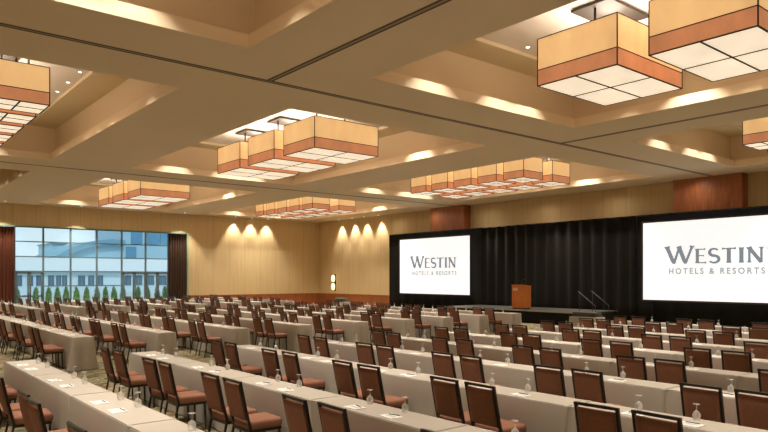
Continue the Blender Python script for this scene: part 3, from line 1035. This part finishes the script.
# ------------------------------------------------------------------ outside the windows
struct(one(-40, 60, Y1 + .3, 110, -.25, -.02, mats=M['terrace'], name='ground_terrace'))
def cypress_mesh(seed):
    rnd = random.Random(seed); b = MB(); seg = 14; base = 0
    prof = [(.06, .25), (.13, .33), (.175, .55), (.185, .85), (.16, 1.1), (.11, 1.3), (.05, 1.45), (.01, 1.53)]
    for r, z in prof:
        for k in range(seg):
            t = 2 * math.pi * k / seg; q = r * rnd.uniform(.78, 1.18)
            b.v.append((q * math.cos(t), q * math.sin(t), z + rnd.uniform(-.03, .03)))
    for i in range(len(prof) - 1):
        for k in range(seg):
            a = i*seg + k; c = i*seg + (k+1) % seg; b.face((a, c, c + seg, a + seg))
    b.face(tuple(reversed(range(seg)))); b.face(tuple(len(b.v) - seg + k for k in range(seg)))
    # tufts standing proud of the crown
    for _ in range(150):
        i = rnd.randrange(1, 6); r, z = prof[i]; t = rnd.uniform(0, 6.28); z += rnd.uniform(-.1, .15)
        p = Vector((r * math.cos(t), r * math.sin(t), z)); d = Vector((math.cos(t), math.sin(t), 1.2)).normalized()
        sd = Vector((-math.sin(t), math.cos(t), 0)); n = len(b.v)
        b.v += [tuple(p + sd * .03), tuple(p - sd * .03), tuple(p + d * .08)]; b.face((n, n+1, n+2))
    return b.mesh('foliage', M['leaf'])
CY = [cypress_mesh(k) for k in range(3)]
b = MB(); b.lathe([(.10, 0), (.14, .26), (.12, .26)], 12); POT = b.mesh('planter', M['pot'])
xs = [17, 36, 48.6, 57.5, 66, 76.4, 86.7, 97, 105.5, 114, 123, 138, 147.5, 157, 165]
for k, px in enumerate(xs):
    v = 46.0; tt = (px - 384) / FOC
    u = v * (AY + AX * tt) / (AX - AY * tt)
    t = thing('potted_cypress', 'small green cypress outside the glass, %s from left' % (ORD[k] if k < 12 else ['thirteenth', 'fourteenth', 'fifteenth'][k - 12]), 'shrub', (u, v, -.02), k * 1.3, 'cypresses outside the windows')
    o = bpy.data.objects.new('foliage', CY[k % 3]); C.objects.link(o); o.parent = t
    o = bpy.data.objects.new('planter', POT); C.objects.link(o); o.parent = t

# terrace parapet behind the cypresses
o = one(8, 32, 48.2, 48.4, -.02, .95, mats=M['facade2'], name='terrace_parapet'); tag(o, 'low white parapet wall behind the row of cypresses', 'wall')

def facade_building(name, label, u0, u1, v, depth, z1, wins, mw, parapet=None):
    t = thing(name, label, 'building', (0, 0, 0))
    b = MB(); b.box(u0, u1, v, v + depth, -.02, z1); b.build('wall', mw, t)
    if parapet:
        b = MB(); b.box(u0 - .2, u1 + .2, v - .5, v, parapet[0], parapet[1]); b.build('parapet', M['facade2'], t)
    for (a, c, z0, z2) in wins:
        b = MB(); b.box(a, c, v - .06, v + .02, z0, z2); wv = b.build('window', M['dark_window'], t)
        b = MB(); b.box((a + c) / 2 - .04, (a + c) / 2 + .04, v - .1, v - .055, z0, z2); b.box(a, c, v - .1, v - .055, z2 - .05, z2); b.build('window_bar', M['mullion'], wv)
    return t
BV = 66
def at(px, v):
    tt = (px - 384) / FOC
    return v * (AY + AX * tt) / (AX - AY * tt)
def zat(px, py, v):
    u = at(px, v); d = u * AY + v * AX
    return EYE + (277.05 - py) / FOC * d
wins = []
for (a, c) in ((16, 22), (27, 33), (36, 42), (48, 54), (56, 61), (62, 67), (78, 85), (88, 94), (97, 103), (124, 131), (134, 142), (146, 154), (158, 166)):
    wins.append((at(a, BV), at(c, BV), zat(90, 285.5, BV), zat(90, 275.5, BV)))
facade_building('terrace_building', 'long pale low building across terrace with dark windows', at(-10, BV), at(185, BV), BV, 10, zat(90, 262, BV), wins, M['facade'], (zat(90, 271, BV), zat(90, 258.5, BV)))
# curved roof rising behind it
t = thing('curved_roof_hall', 'blue grey hall with shallow curved roof behind the low building', 'building', (0, 0, 0))
bv = 84
b = MB(); pts = [(55, 262), (65, 256), (80, 250), (95, 246.5), (110, 245), (124, 246)]
for (px, py) in pts:
    u = at(px, bv)
    for yy in (bv, bv + 12):
        b.v += [(u, yy, 0), (u, yy, zat(px, py, bv))]
for i in range(len(pts) - 1):
    a = i * 4; b.face((a, a+4, a+5, a+1)); b.face((a+2, a+3, a+7, a+6)); b.face((a+1, a+5, a+7, a+3))
b.face((0, 1, 3, 2)); e = (len(pts) - 1) * 4; b.face((e, e+2, e+3, e+1))
b.build('wall', M['tower2'], t)
b = MB()
for i, (px, py) in enumerate(pts):
    u = at(px, bv)
    z = zat(px, py, bv)
    for yy in (bv - .6, bv + 12):
        b.v += [(u, yy, z), (u, yy, z + .7)]
for i in range(len(pts) - 1):
    a = i * 4; b.face((a, a+4, a+5, a+1)); b.face((a+2, a+3, a+7, a+6)); b.face((a+1, a+5, a+7, a+3)); b.face((a, a+2, a+6, a+4))
b.build('roof', M['roofing'], t)
# blue glass tower to the right, small block on the left
t = thing('glass_tower', 'blue glass office tower seen at right of the windows', 'building', (0, 0, 0))
bv = 92
b = MB(); b.box(at(121, bv), at(172, bv), bv, bv + 12, 0, zat(140, 214, bv)); b.build('wall', M['tower2'], t)
for (a, c, y0, y1) in ((126, 136, 262, 247), (131, 142, 244, 216), (147, 159, 244, 216), (160, 168, 244, 216)):
    b = MB(); b.box(at(a, bv), at(c, bv), bv - .15, bv + .02, zat(140, y0, bv), zat(140, y1, bv)); b.build('window', M['tower'], t)
t = thing('far_block', 'small grey blue block left of the curved roof hall', 'building', (0, 0, 0))
b = MB(); b.box(at(52, 98), at(66, 98), 98, 106, 0, zat(59, 244, 98)); b.build('wall', M['tower2'], t)
b = MB(); b.box(at(52, 98) - .2, at(66, 98) + .2, 97.8, 106.2, zat(59, 244, 98), zat(59, 243, 98)); b.build('roof', M['roofing'], t)
print('objects', len(bpy.data.objects), 'downlights', nd)
